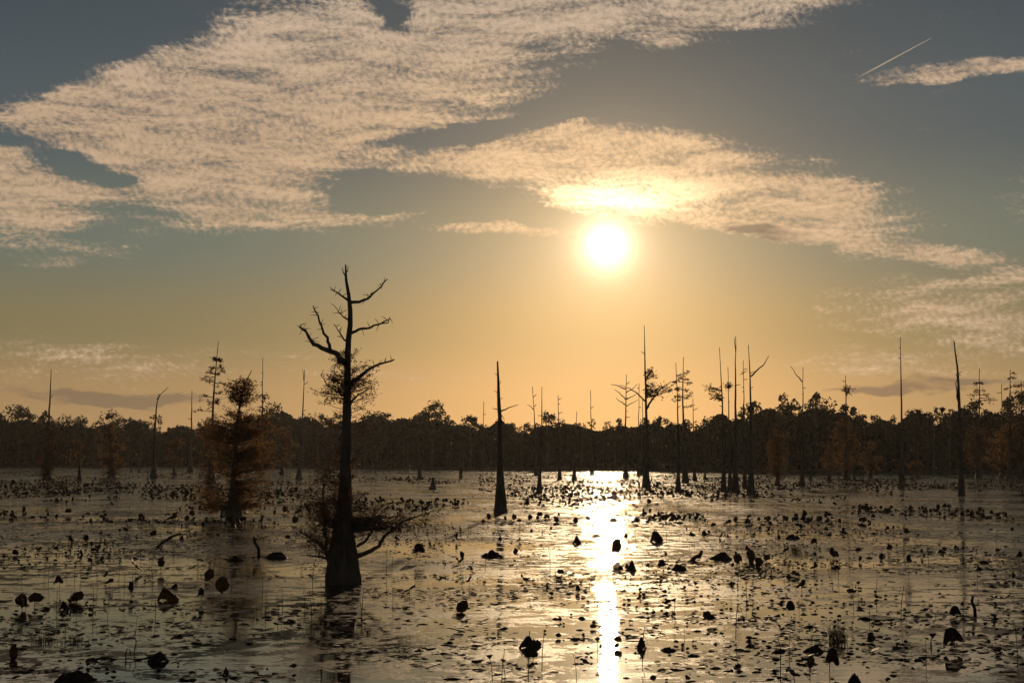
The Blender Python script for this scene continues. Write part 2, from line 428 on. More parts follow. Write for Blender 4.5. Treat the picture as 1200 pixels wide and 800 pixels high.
GRP = {'snag': 'bare dead cypresses standing in the swamp', 'leafy': 'cypresses still carrying brown foliage', 'stump': 'small stumps standing in the water'}
def swamp_tree(bx, by, tx, ty, w, label, bend=(), br=(), fol=(), tiers=None, kind='snag', barkm=None, leafm=None, seed=0, prof=None, nub=2):
    """bx,by foot; tx,ty tip; w foot width (photo pixels). br: limbs [(width, (x,y)...)]; fol: (cx,cy,rx,ry,n limbs)"""
    rg = random.Random(seed or int(bx * 7 + by)); g = ground(bx, by); Y = g.y; s = Y / FPX
    barkm = barkm or M_bark; leafm = leafm or M_russet
    name = {'snag': 'dead_cypress', 'leafy': 'bald_cypress', 'stump': 'tree_stump'}[kind]
    e = empty(name, g, label, 'stump' if kind == 'stump' else 'tree', GRP[kind])
    key = [(bx, by)] + list(bend) + [(tx, ty)]
    key = sorted(key, key=lambda k: -k[1])
    n = 26 if w > 15 else 16
    pts, rad = [], []
    Ht = by - ty
    for i in range(n + 1):
        u = (i / n) ** 1.25; yy = by - u * Ht
        xx = interp([(-k[1], k[0]) for k in key], -yy)
        wob = min(1., Ht / 120) * (.5 if bend else 1.1)
        xx += wob * (noise.noise(Vector((u * 6, bx, 0))) * 1.2 + .8 * noise.noise(Vector((u * 17, bx, 5)))) * (u * (1 - u) * 4)
        pts.append(at(xx, yy, Y + s * 3 * noise.noise(Vector((bx, u * 5, 3)))))
        ww = interp(prof, u) if prof else width_profile(w, u)
        rad.append(max(.35, ww * .5) * s)
    pts[0].z = -.15
    t_ = MB(); t_.tube(pts, rad, 16 if w > 15 else 9, True, .13, 7, 7., rg.random() * 6, .14)
    t_.build('trunk', barkm, e, g, True)
    def stem_pt(yy):
        for a, b_ in zip(pts, pts[1:]):
            za = at(bx, yy, Y).z
            if a.z <= za <= b_.z: return a.lerp(b_, (za - a.z) / max(1e-6, b_.z - a.z))
        return pts[-1] if yy < ty else pts[0]
    for lim in br:
        wd, P_ = lim[0], lim[1:]
        dz = rg.uniform(-.5, .5); q = []
        for i, (x, y) in enumerate(P_):
            u = i / (len(P_) - 1)
            far_ = abs(x - P_[0][0]) * s
            v = at(x, y, Y + dz * far_); q.append(v)
        m_ = []
        for a, b_ in zip(q, q[1:]):
            m_ += wobble(a, b_, 3, (b_ - a).length * .055, rg)[:-1]
        m_.append(q[-1]); k = len(m_)
        bm = MB(); bm.tube(m_, [max(.3, wd * .5 * (1 - .72 * i / (k - 1))) * s for i in range(k)], 7, True, rough=.15)
        if wd > 2.2:                                     # broken twiglets
            for _ in range(int(wd * 2.6)):
                j = rg.randrange(k // 3, k); L = s * rg.uniform(4, 11)
                d = Vector((rg.gauss(0, 1), rg.gauss(0, .7), rg.gauss(.35, .8))).normalized()
                bm.tube([m_[j], m_[j] + d * L * .5 + Vector((0, 0, L * .08)), m_[j] + d * L], [.45 * s, .35 * s, .2 * s], 4)
        bm.build('branch', barkm, e, g, True)
    for _ in range(nub):                                 # snapped branch stubs along the stem
        yy = by - rg.uniform(.35, .95) * Ht; a = stem_pt(yy); L = s * rg.uniform(2, 6.5)
        d = Vector((rg.choice((-1, 1)) * rg.uniform(.5, 1), rg.uniform(-.5, .5), rg.uniform(-.15, .7))).normalized()
        nb = MB(); nb.tube([a, a + d * L], [.5 * s, .25 * s], 4); nb.build('stub', barkm, e, g)
    tw, lf = MB(), MB(); few = []; nlimb = sum(f[4] for f in fol) + (2 * tiers[3] if tiers else 0)
    for (cx_, cy_, rx, ry, nl) in fol:
        for _ in range(nl):
            th = rg.uniform(0, 2 * pi); q = rg.random() ** .38
            X = cx_ + rx * q * cos(th); Yp = cy_ + ry * q * sin(th)
            a = stem_pt(min(by - 4, Yp + rg.uniform(.0, .5) * ry + 3))
            tgt = at(X, Yp, Y + rg.uniform(-1, 1) * rx * s * .8)
            if nlimb <= 12: tw = MB(); few.append(tw)
            twig_tree(tw, lf, a, tgt, .5 * s, rg, 8 if s < .03 else 6, max(.075, 3.0 * s) if s < .03 else 3.7 * s, 2.1 * s, 1, 5 if s < .03 else 4)
    if tiers:                                            # flat layered sprays up the stem
        y0, y1, half, nt, dn = tiers
        for i in range(nt):
            u = i / max(1, nt - 1); yy = y0 + (y1 - y0) * min(1, max(0, u + rg.uniform(-.09, .09))); a = stem_pt(yy)
            for sd in (-1, 1):
                if rg.random() < .3: continue
                L = half * s * (.45 + .75 * u) * rg.uniform(.3, 1.25)
                tgt = a + Vector((sd * L, rg.uniform(-.6, .6) * L, -L * rg.uniform(-.25, .25)))
                if nlimb <= 12: tw = MB(); few.append(tw)
                twig_tree(tw, lf, a, tgt, .5 * s, rg, dn, 2.8 * s, 1.2 * s, 1, 4)
    if lf.f: lf.build('foliage', leafm, e, g)
    for q in few: q.build('branch', barkm, e, g)
    if not few and tw.f: tw.build('twigs', barkm, e, g)
    return e

# the big one ------------------------------------------------------
main_prof = [(0, 41), (.03, 39), (.08, 35), (.12, 30), (.19, 22), (.26, 16.5), (.33, 13.8), (.48, 10.8), (.62, 8.8), (.7, 7.6), (.77, 6.6), (.86, 5.5), (.9, 4.5), (.95, 3.2), (.985, 2.6), (1, 1.6)]
big = swamp_tree(402, 684, 405, 310, 42, 'large dark bare-topped bald cypress standing nearest, left of centre, with crooked limbs', kind='leafy', leafm=M_brown, prof=main_prof,
    bend=[(402, 640), (405, 560), (406.5, 480), (407, 440), (408, 400), (411, 375), (410, 352), (406.5, 335), (405, 322)],
    br=[(8, (407, 428), (396, 415), (383, 410), (367, 403), (360, 391), (351, 383)), (4.5, (388, 412), (384, 400), (378, 386), (373, 370), (367, 358)),
        (4, (410, 391), (420, 386), (434, 384), (448, 378), (457, 373)), (4.5, (410, 354), (420, 354), (431, 350), (442, 340), (454, 327)),
        (3, (408, 352), (401, 347), (394, 342), (387, 339)), (2.6, (409, 376), (402, 371), (395, 362)), (2.5, (408, 402), (402, 396), (397, 388), (391, 380)),
        (6, (408, 452), (420, 443), (430, 434), (443, 427), (462, 421)), (3, (409, 470), (398, 460), (385, 452), (376, 440)), (3, (410, 474), (420, 462), (432, 455)),
        (1.8, (405, 324), (402, 318), (401, 313)), (1.6, (405.5, 320), (408, 316), (407.5, 311)),
        (2, (446, 379), (455, 378), (457, 371)), (2, (354, 386), (352, 381), (359, 379)),
        (6, (416, 652), (430, 647), (444, 640), (455, 624), (470, 612), (495, 603)), (4, (418, 640), (430, 632), (436, 622), (437, 610)),
        (6, (390, 652), (380, 643), (371, 633), (360, 628), (350, 622)), (5, (386, 660), (382, 640), (381, 615), (379, 585), (380, 562)), (3.5, (386, 654), (372, 652), (358, 650))],
    fol=[(412, 432, 30, 22, 34), (387, 462, 22, 12, 20), (425, 458, 20, 18, 16), (378, 585, 34, 32, 74), (368, 625, 26, 22, 40), (428, 600, 24, 26, 36), (464, 611, 34, 9, 46),
         (392, 545, 30, 22, 22), (400, 505, 36, 20, 14)], seed=5)
# roots / knees of the big one
T_ = swamp_tree
T_(274, 607, 295, 434, 22, 'leafy russet cypress with a leaning tip and broad dark foot, left of the big cypress', kind='leafy', leafm=M_spray,
   bend=[(275, 560), (277, 500), (283, 462), (288, 447)], br=[(2, (281, 470), (270, 464), (262, 455)), (2, (282, 466), (292, 460), (300, 455))],
   fol=[(283, 458, 19, 16, 60), (276, 498, 36, 20, 62), (283, 535, 40, 22, 76), (262, 572, 32, 24, 62), (298, 575, 20, 18, 46), (306, 500, 24, 14, 40), (314, 540, 16, 14, 26), (247, 590, 14, 8, 16), (250, 515, 14, 14, 24)],
   prof=[(0, 20), (.04, 18), (.15, 13), (.25, 9), (.5, 5), (.75, 2.8), (.9, 1.5), (1, .8)])
T_(247, 566, 256, 400, 11, 'tall leafy cypress with ragged clumps up its stem, left of the leaning russet cypress', kind='leafy', leafm=M_brown,
   bend=[(248, 520), (250, 470), (253, 430)], tiers=(418, 482, 13, 13, 14), fol=[(246, 520, 17, 30, 36), (240, 560, 10, 16, 12)])
T_(55, 561, 60, 433, 11, 'bare pole cypress with a brown skirt of foliage, far left', kind='leafy', leafm=M_brown, bend=[(57, 500)], fol=[(56, 520, 13, 32, 40), (52, 548, 12, 10, 12)], nub=3)
T_(93, 563, 93, 508, 8, 'short stubby cypress trunk beside the far left pole', bend=(), fol=[(90, 528, 9, 12, 8)], kind='leafy')
T_(131, 559, 130, 494, 11, 'rounded russet cypress in front of the open round crown', kind='leafy', fol=[(130, 520, 17, 24, 44), (132, 545, 18, 10, 14)])
T_(180, 560, 197, 454, 11, 'bare dead cypress whose tip hooks to the right, in the left water', bend=[(181, 520), (183, 478), (185, 465), (190, 460)], br=[(1.2, (184, 468), (187, 463)), (1, (184, 490), (180, 489))])
T_(223, 553, 225, 457, 8, 'straight thin dead cypress left of the tall leafy one', nub=3)
T_(154, 553, 154, 538, 5, 'small far stump, left one of two side by side', kind='stump')
T_(163, 553, 163, 537, 5, 'small far stump, right one of two side by side', kind='stump')
T_(173, 562, 173, 551, 3.5, 'tiny stump at the foot of the hooked dead cypress', kind='stump')
T_(260, 605, 258, 584, 6, 'broken stump beside the foot of the leaning russet cypress, on its left', kind='stump')
T_(265, 606, 266, 588, 4, 'slim stump touching the foot of the leaning russet cypress', kind='stump')
T_(307, 555, 308, 419, 7, 'tall thin bare pole behind the leaning russet cypress', br=[(1, (308, 438), (306, 436))], fol=[(306, 470, 8, 12, 6)], kind='leafy', leafm=M_brown)
T_(350, 562, 357, 433, 8, 'thin pale snag with a forked tip just left of the big cypress', bend=[(354, 500)], br=[(1.2, (356, 446), (354, 432)), (1, (357, 450), (361, 447))], barkm=M_bark_grey)
T_(330, 556, 331, 500, 8, 'dim russet cypress low behind the leaning one', kind='leafy', fol=[(331, 520, 20, 22, 40)])
T_(204, 556, 205, 510, 6, 'faint russet cypress between the hooked snag and the thin straight one', kind='leafy', fol=[(205, 528, 11, 16, 20)])
T_(492, 561, 490, 504, 8, 'short tapering snag right of the big cypress', nub=2)
T_(507, 573, 508, 560, 9, 'squat cone-shaped stump right of the big cypress', kind='stump', prof=[(0, 9), (.3, 6.5), (.6, 4), (1, 3)])
T_(478, 552, 478, 520, 5, 'small snag near the far shore behind the squat stump', nub=1)
T_(540, 560, 540, 545, 4.5, 'short dark post-like stump left of the lone snag', kind='stump', prof=[(0, 4.5), (1, 3)])
T_(566, 552, 567, 470, 4, 'very thin far snag just left of the lone snag', nub=2)
T_(587, 600, 583, 423, 15, 'lone spike-topped dead cypress with two side twigs in the middle of the water', bend=[(586, 540), (586, 500), (585, 478), (584, 450)],
   prof=[(0, 15), (.05, 13.5), (.15, 11), (.25, 8), (.4, 6.5), (.6, 5), (.8, 3.6), (1, 1.8)],
   br=[(2, (587, 482), (595, 478), (607, 474)), (1.6, (585, 480), (577, 478)), (1.2, (584, 460), (579, 458)), (1, (584, 452), (587, 446)), (1, (585, 468), (589, 466)), (1.2, (588, 486), (591, 492))], nub=5)
T_(632, 577, 635, 453, 9, 'stout-footed snag, left one of the middle row of dead cypresses', bend=[(633, 540), (635, 500)])
T_(628, 557, 624, 453, 6, 'thin snag with a side twig behind the stout-footed snag', bend=[(627, 500)], br=[(1.2, (626, 480), (622, 476), (618, 474))], nub=2)
T_(656, 562, 654, 463, 7, 'straight dark snag, second in the middle row', nub=3)
T_(673, 562, 676, 482, 7, 'shorter snag right of the second in the middle row', bend=[(674, 520)], nub=2)
T_(694, 556, 692, 457, 6, 'thin needle-like snag left of the sun glitter', br=[(1, (694, 516), (697, 514))], nub=2)
T_(681, 553, 681, 536, 3, 'tiny far stump left of the needle-like snag', kind='stump')
T_(733, 560, 734, 439, 8, 'dead cypress with tiers of bare side branches right of the glitter', bend=[(733, 500)],
   br=[(1.6, (734, 456), (724, 452), (716, 450)), (1.4, (733, 468), (726, 460), (720, 456)), (1.4, (733, 474), (726, 470), (722, 466)), (1.3, (734, 460), (742, 455), (747, 450)),
       (1.3, (734, 468), (742, 464), (748, 460)), (1.3, (733, 476), (741, 472), (747, 468)), (1.2, (734, 450), (738, 447))], nub=4)
T_(748, 558, 749, 449, 5, 'thin snag just left of the tall branching one', nub=2)
T_(752, 557, 753, 466, 4.5, 'faint short pole close behind the tall branching snag', nub=1)
T_(757, 571, 755, 381, 12, 'tallest dead cypress right of the glitter, with leafy limbs to the right', kind='leafy', leafm=M_brown, bend=[(758, 520), (757, 470), (756, 430)],
   br=[(3, (757, 480), (763, 470), (772, 458), (786, 447)), (2.2, (757, 466), (765, 458), (776, 452)), (2, (756, 470), (748, 462), (738, 455), (726, 451)), (1.8, (756, 448), (762, 436), (766, 430))],
   fol=[(775, 455, 14, 8, 10), (763, 437, 5, 6, 6), (760, 455, 5, 5, 4)])
T_(772, 553, 772, 540, 3.5, 'tiny far stump right of the tallest dead cypress', kind='stump')
T_(795, 576, 792, 425, 8, 'slim snag, left of a close pair', bend=[(795, 520), (794, 470)], tiers=(448, 470, 6, 4, 6), kind='leafy', leafm=M_brown)
T_(803, 565, 801, 418, 10, 'cypress of layered brown sprays, right of a close pair', kind='leafy', leafm=M_brown, bend=[(802, 520), (800, 470)], tiers=(438, 480, 13, 8, 9))
T_(814, 563, 812, 467, 6.5, 'short plain snag right of the layered cypress', nub=3)
T_(826, 562, 827, 518, 5, 'stubby snag against the wood between two groups', nub=0)
T_(848, 576, 843, 407, 9, 'leftmost snag of the close group of five, with brown tufts on its left', kind='leafy', leafm=M_brown, bend=[(848, 520), (846, 460)],
   br=[(1.5, (846, 470), (838, 464), (832, 462)), (1.5, (845, 458), (836, 455), (831, 456))], fol=[(837, 462, 6, 4, 5), (834, 455, 5, 2.5, 3)])
T_(856, 572, 853, 430, 7, 'short snag with one small tuft, second of the close group', kind='leafy', leafm=M_brown, fol=[(852, 452, 5, 3, 4)])
T_(862, 577, 862, 394, 11, 'tall crooked snag with a curled tip, third of the close group', bend=[(862, 500), (862, 430), (861, 412), (865, 402)], br=[(1.4, (862, 412), (861, 402), (861, 396))], nub=3)
T_(873, 572, 871, 422, 7, 'thin rough snag, fourth of the close group', nub=9)
T_(880, 578, 877, 404, 12, 'forked snag raising one limb to the right, last of the close group', bend=[(880, 500), (879, 440)], br=[(2.2, (880, 441), (888, 433), (896, 426), (901, 417)), (1, (880, 455), (883, 453))], nub=2)
T_(911, 569, 912, 500, 8, 'dark russet cypress right of the forked snag', kind='leafy', fol=[(911, 525, 15, 22, 34), (911, 552, 15, 8, 12)])
T_(940, 569, 941, 430, 8, 'snag with one limb reaching up to the left, against the right wood', br=[(1.6, (940, 447), (934, 440), (926, 429))], nub=3)
T_(950, 563, 951, 512, 5.5, 'stubby snag beside the one with a left limb', nub=1)
T_(972, 564, 973, 518, 7, 'low russet cypress at the start of the right-hand row', kind='leafy', fol=[(973, 532, 10, 15, 20)])
T_(992, 562, 991, 440, 9, 'russet cypress with a bare tip, in the right water', kind='leafy', fol=[(991, 510, 15, 20, 40), (992, 540, 17, 12, 20), (992, 458, 8, 5, 4)], nub=4)
T_(1001, 561, 1002, 520, 5, 'slim short snag touching the bare-tipped russet cypress')
T_(1020, 561, 1020, 515, 7, 'small russet cypress left of the bare pole', kind='leafy', fol=[(1021, 535, 13, 15, 26)])
T_(1057, 570, 1055, 395, 9, 'clean straight bare pole rising highest from the right wood', bend=[(1057, 500), (1056, 450)])
T_(1075, 560, 1075, 530, 5, 'small russet cypress right of the bare pole', kind='leafy', fol=[(1073, 545, 9, 8, 12)])
T_(1094, 558, 1095, 493, 4, 'pale thin snag against the dark wood', barkm=M_bark_grey, br=[(1, (1094, 530), (1098, 526))])
T_(1127, 580, 1118, 400, 11, 'tall knobbly snag with a second thin stem, nearest on the right', bend=[(1126, 520), (1124, 470), (1122, 430), (1119, 410)],
   br=[(2, (1123, 470), (1121, 455), (1120, 437)), (1, (1123, 437), (1128, 435)), (1, (1119, 405), (1117, 399))], nub=6, prof=[(0, 10), (.05, 8.5), (.15, 5.5), (.5, 3.8), (.8, 2.4), (1, 1.1)])
T_(1147, 561, 1148, 432, 9, 'tiered cypress like a fir, right of the knobbly snag', kind='leafy', leafm=M_brown, tiers=(446, 475, 13, 7, 6), fol=[(1147, 520, 17, 22, 40)])
T_(1174, 560, 1174, 450, 7, 'thin pole between the two tiered cypresses', kind='leafy', fol=[(1170, 525, 15, 22, 30)])
T_(1183, 561, 1184, 433, 9, 'second tiered cypress, nearer the right edge', kind='leafy', tiers=(438, 478, 11, 9, 6), fol=[(1184, 520, 13, 24, 34)])
T_(1198, 561, 1197, 446, 9, 'leafy cypress cut by the right edge', kind='leafy', leafm=M_brown, tiers=(450, 490, 13, 6, 14), fol=[(1198, 515, 14, 28, 34)])
T_(1138, 559, 1138, 540, 4, 'stump left of the first tiered cypress', kind='stump')
T_(1164, 560, 1164, 538, 4, 'stump right of the first tiered cypress', kind='stump')
T_(1212, 566, 1213, 440, 8, 'snag just beyond the right edge', nub=3)

# ------------------------------------------------------------------ dead lotus shapes
def lotus_shape(kind, rng, h, r):
    """returns (leaf verts, faces, stem points). foot at origin; h leaf height, r leaf radius"""
    V, Fc = [], []; na, nr = 16, 5
    sd = rng.uniform(0, 50)
    lean = Vector((rng.uniform(-.3, .3), rng.uniform(-.2, .2), 0)) * h
    topp = lean + Vector((0, 0, h))
    def grid(fn):
        V.append(fn(0, 0))
        for i in range(1, nr + 1):
            for j in range(na): V.append(fn(i / nr, 2 * pi * j / na))
        for j in range(na): Fc.append((0, 1 + j, 1 + (j + 1) % na))
        for i in range(nr - 1):
            for j in range(na):
                a = 1 + i * na + j; b = 1 + i * na + (j + 1) % na
                Fc.append((a, a + na, b + na, b))
    nz = lambda u, a, k=1.: noise.noise(Vector((cos(a) * 2.2 * k + sd, sin(a) * 2.2 * k, u * 2 + sd)))
    if kind == 'droop':
        fx, fy = rng.uniform(.45, .8), rng.uniform(.4, .7); tilt = rng.uniform(-.4, .4); kf = rng.choice((3, 4, 5))
        def fn(u, a):
            rr = r * (.25 + .75 * u ** .6) * (1 + .25 * cos(kf * a + sd) * u + .35 * nz(u, a)) if u else 0
            z = -r * 1.25 * u ** 1.5 * (1 + .45 * nz(u, a, .7)) + r * .12
            return topp + Vector((rr * cos(a) * fx + tilt * z * .5, rr * sin(a) * fy, z))
        grid(fn); end = topp
    elif kind == 'round':                      # upright shrivelled oval leaf
        yaw = rng.uniform(-.5, .5)
        def fn(u, a):
            rr = r * u * (1 + .45 * nz(1, a) + .2 * nz(1, a, 2.5)); x = rr * cos(a) * .8; z = rr * sin(a) * 1.05 + .2 * x * nz(0, 1)
            return topp + Vector((x * cos(yaw), x * sin(yaw) + r * .45 * (u * u) * (1 + nz(u, a)) + .12 * r * nz(u * 2, a, 1.5), z))
        grid(fn); end = topp
    elif kind == 'tilt':
        yaw = rng.uniform(0, 2 * pi); tl = rng.uniform(.35, .9)
        def fn(u, a):
            rr = r * u * (1 + .2 * nz(1, a)); x = rr * cos(a); y = rr * sin(a); z = r * (.35 * u * u * (nz(u, a) * 1.6 + .3 * cos(2 * a)))
            x, z = x * cos(tl) - z * sin(tl), x * sin(tl) + z * cos(tl)
            return topp + Vector((x * cos(yaw) - y * sin(yaw), x * sin(yaw) + y * cos(yaw), z))
        grid(fn); end = topp
    elif kind == 'tent':                       # folded leaf resting on the water
        yaw = rng.uniform(-.6, .6); hh = h; off = rng.uniform(-.3, .3)
        def fn(u, a):
            x = r * u * cos(a) * (1 + .4 * nz(1, a)); y = r * u * sin(a) * .7 * (1 + .3 * nz(1, a, 2))
            z = hh * (1 - u ** 1.25 * (.98 + .12 * cos(3 * a + sd))) * (1 + .35 * u * nz(u, a, 1.8)) + .12 * r * nz(u * 2, a, 2)
            z = min(z, hh * (.72 + .5 * nz(u * 2, a, .8) + .25 * cos(a + sd)))
            return Vector(((x + off * z) * cos(yaw), x * sin(yaw) + y, max(-.02, z)))
        grid(fn); end = Vector((off * hh, 0, hh * .4))
    elif kind == 'mound':
        def fn(u, a):
            rr = r * 1.3 * u * (1 + .45 * nz(1, a)); z = r * .62 * (1 - u ** 2) * (1 + .7 * nz(u * 1.5, a, 1.6)) - .01
            return Vector((rr * cos(a), rr * sin(a) * .8, z + .2 * r * max(0, nz(u * 3, a, 3))))
        grid(fn); end = Vector((0, 0, r * .3))
    elif kind == 'pod':                        # seed head: cone with a flat top
        tl = rng.uniform(-.9, .9); n = 9
        prof = ((0, -.9), (.25, -.6), (.6, -.2), (.95, .28), (1., .42), (.82, .5), (0, .48))
        for (q, z) in prof:
            for j in range(n):
                a = 2 * pi * j / n; x, y, zz = r * q * cos(a), r * q * sin(a), z * r
                V.append(topp + Vector((x * cos(tl) - zz * sin(tl), y, x * sin(tl) + zz * cos(tl))))
        for i in range(len(prof) - 1):
            for j in range(n): Fc.append((i * n + j, i * n + (j + 1) % n, (i + 1) * n + (j + 1) % n, (i + 1) * n + j))
        end = topp + Vector((.75 * r * sin(tl), 0, -.75 * r * cos(tl)))
    elif kind == 'float':
        def fn(u, a):
            rr = r * u * (1 + .2 * nz(1, a)); z = .012 + r * .22 * u ** 3 * max(0, nz(1, a, 1.4) + .1)
            return Vector((rr * cos(a), rr * sin(a), z))
        grid(fn); end = Vector((0, 0, .01))
    stem = [Vector((0, 0, -.05)), Vector((lean.x * .1, 0, end.z * .4)), Vector((end.x * .6, end.y * .6, end.z * .8)), end]
    return V, Fc, stem
KINDS = {'droop': 'withered drooping lotus leaf', 'round': 'shrivelled upright lotus leaf', 'tilt': 'curled tilted lotus leaf', 'tent': 'folded tent-shaped lotus leaf',
         'mound': 'collapsed crumpled lotus leaf', 'pod': 'lotus seed head on its stalk', 'float': 'flat floating lotus leaf'}
NAMES = {'pod': 'lotus_seed_head', 'float': 'floating_lotus_leaf'}
def lotus(kind, loc, rz, h, r, label, group, rng, lm=None, sr=.006):
    V, Fc, st = lotus_shape(kind, rng, h, r)
    e = empty(NAMES.get(kind, 'dead_lotus_leaf'), loc, label, 'seed head' if kind == 'pod' else 'leaf', group, rz)
    a = MB(); a.add(V, Fc); a.build('pod' if kind == 'pod' else 'blade', lm or M_lotus, e, smooth=kind not in ('mound',))
    if kind not in ('float', 'mound'):
        b_ = MB(); b_.tube(st, [sr, sr, sr * .9, sr * .8], 5); b_.build('stalk', M_stem, e)
    return e
HAND = [  # kind, x, foot y, top y, width px, label, material
 ('tent', 197, 703, 686, 22, 'golden-edged folded leaf like a small tent, left foreground', M_lotus_gold),
 ('round', 260, 697, 676, 17, 'dark oval upright leaf right of the golden folded leaf', None),
 ('droop', 236, 705, 688, 13, 'drooping leaf between the golden folded leaf and the dark oval one', None),
 ('round', 243, 682, 667, 12, 'small round leaf just above the dark oval upright leaf', None),
 ('tilt', 158, 671, 657, 19, 'wide tilted leaf up-left of the golden folded leaf', None),
 ('round', 188, 670, 653, 10, 'narrow upright leaf right of the wide tilted leaf', None),
 ('droop', 70, 694, 674, 13, 'drooping leaf high on its stalk in the left water', None),
 ('tent', 75, 714, 702, 10, 'small pointed leaf below the high drooping leaf at left', None),
 ('tilt', 40, 712, 695, 16, 'leaf pair member standing near the left edge, upper one', None),
 ('droop', 26, 722, 701, 10, 'small drooping leaf nearest the left edge, on a long stalk', None),
 ('tilt', 90, 706, 696, 18, 'flat tilted leaf right of the small pointed leaf at left', None),
 ('round', 15, 772, 755, 17, 'ragged round leaf low at the left edge', None),
 ('mound', 90, 797, 773, 38, 'big crumpled heap of leaf at the lower left', None),
 ('tent', 186, 775, 762, 22, 'wedge of leaf at the end of the floating stem, lower left', None),
 ('mound', 277, 657, 648, 17, 'low heaped leaf left of the big cypress foot', None),
 ('mound', 324, 654, 642, 24, 'long dark heap beside the bent stick left of the big cypress', None),
 ('droop', 487, 657, 636, 16, 'drooping leaf with split sides right of the big cypress', None),
 ('tilt', 540, 717, 708, 15, 'low curled leaf between the big cypress foot and the glitter', None),
 ('tilt', 480, 697, 687, 14, 'small leaf pair right of the big cypress reflection', None),
 ('tent', 622, 758, 743, 27, 'dark wedge-shaped leaf in the middle foreground', None),
 ('tilt', 625, 772, 764, 12, 'little leaf just below the dark wedge-shaped leaf', None),
 ('pod', 577, 795, 768, 7, 'short-stalked seed head, left of two in the lower middle', None),
 ('pod', 592, 799, 773, 6, 'short-stalked seed head, right of two in the lower middle', None),
 ('round', 543, 658, 646, 7, 'slim upright leaf left of the dark clump in mid water', None),
 ('mound', 577, 652, 638, 22, 'bushy dark clump of leaf under the lone snag', None),
 ('round', 607, 657, 642, 7, 'slim upright leaf right of the dark clump in mid water', None),
 ('tent', 676, 637, 626, 11, 'small tent leaf at the left border of the sun glitter', None),
 ('mound', 699, 629, 620, 11, 'low leaf inside the glitter, right of the small tent leaf', None),
 ('round', 721, 656, 631, 15, 'tall leaf standing in the middle of the sun glitter', None),
 ('droop', 737, 638, 625, 7, 'thin drooping leaf right of the tall leaf in the glitter', None),
 ('tent', 769, 635, 618, 13, 'pointed leaf right of the sun glitter', None),
 ('tent', 740, 668, 654, 9, 'pointed leaf below the tall leaf in the glitter', None),
 ('droop', 778, 670, 655, 11, 'hooked leaf left of a dark clump, right of the glitter', None),
 ('mound', 796, 667, 651, 18, 'dark clump right of the hooked leaf', None),
 ('mound', 845, 655, 638, 24, 'broad ragged clump left of the pair of round leaves', None),
 ('round', 867, 664, 648, 11, 'left one of two round leaves standing together right of the glitter', None),
 ('round', 880, 660, 644, 15, 'right one of two round leaves standing together right of the glitter', None),
 ('tent', 890, 664, 652, 10, 'pointed leaf close right of the two round leaves', None),
 ('tilt', 816, 657, 649, 20, 'flat leaf between the glitter and the broad ragged clump', None),
 ('mound', 928, 631, 617, 16, 'dark heap above the patch of short grass on the right', None),
 ('droop', 957, 645, 630, 9, 'drooping leaf right of the patch of short grass', None),
 ('droop', 1065, 675, 650, 10, 'tall narrow drooping leaf in the right water', None),
 ('droop', 1119, 762, 735, 24, 'large drooping leaf with hanging tatters, lower right', None),
 ('pod', 1090, 757, 742, 8, 'seed head on crossed stalks left of the large tattered leaf', None),
 ('float', 1119, 765, 762, 15, 'flat leaf floating under the large tattered leaf', None),
 ('float', 1088, 769, 765, 17, 'flat leaf floating left of the large tattered leaf', None),
 ('droop', 972, 788, 758, 26, 'big mitten-shaped leaf, nearest on the lower right', None),
 ('round', 949, 791, 769, 12, 'smaller upright leaf left of the mitten-shaped leaf', None),
 ('mound', 955, 763, 756, 20, 'low dark leaf behind the mitten-shaped leaf', None),
 ('tent', 1001, 806, 786, 17, 'pointed leaf cut by the bottom edge', None),
 ('float', 953, 748, 743, 21, 'flat leaf left of the grass tuft in the right foreground', None),
 ('float', 1027, 724, 716, 36, 'long low leaf like a floating log, right foreground', None),
 ('mound', 783, 762, 753, 15, 'low leaf with a short spike, right of the lower glitter', None),
 ('droop', 1195, 661, 645, 10, 'drooping leaf at the right edge', None),
 ('droop', 585, 640, 628, 8, 'small drooping leaf above the dark clump in mid water', None),
 ('round', 128, 0, 0, 0, '', None)]
HAND = [h for h in HAND if h[5]]
hg = 'dead lotus leaves and pods of the foreground'
rl = random.Random(3)
placed = []
for (k, x, fy, ty, w, lab, lm) in HAND:
    g = ground(x, fy if fy < 799 else fy); s = g.y / FPX
    r = w * s * .55; H = max(.03, (fy - ty) * s)
    h = {'droop': H - r * .15, 'round': H - r, 'tilt': H * .7, 'tent': H, 'mound': H, 'pod': H - r * .4, 'float': .01}[k]
    if k == 'mound': r = w * s * .45
    lotus(k, g, rl.uniform(-.3, .3), max(.02, h), r, lab, hg, rl, lm)
    placed.append((g.x, g.y))

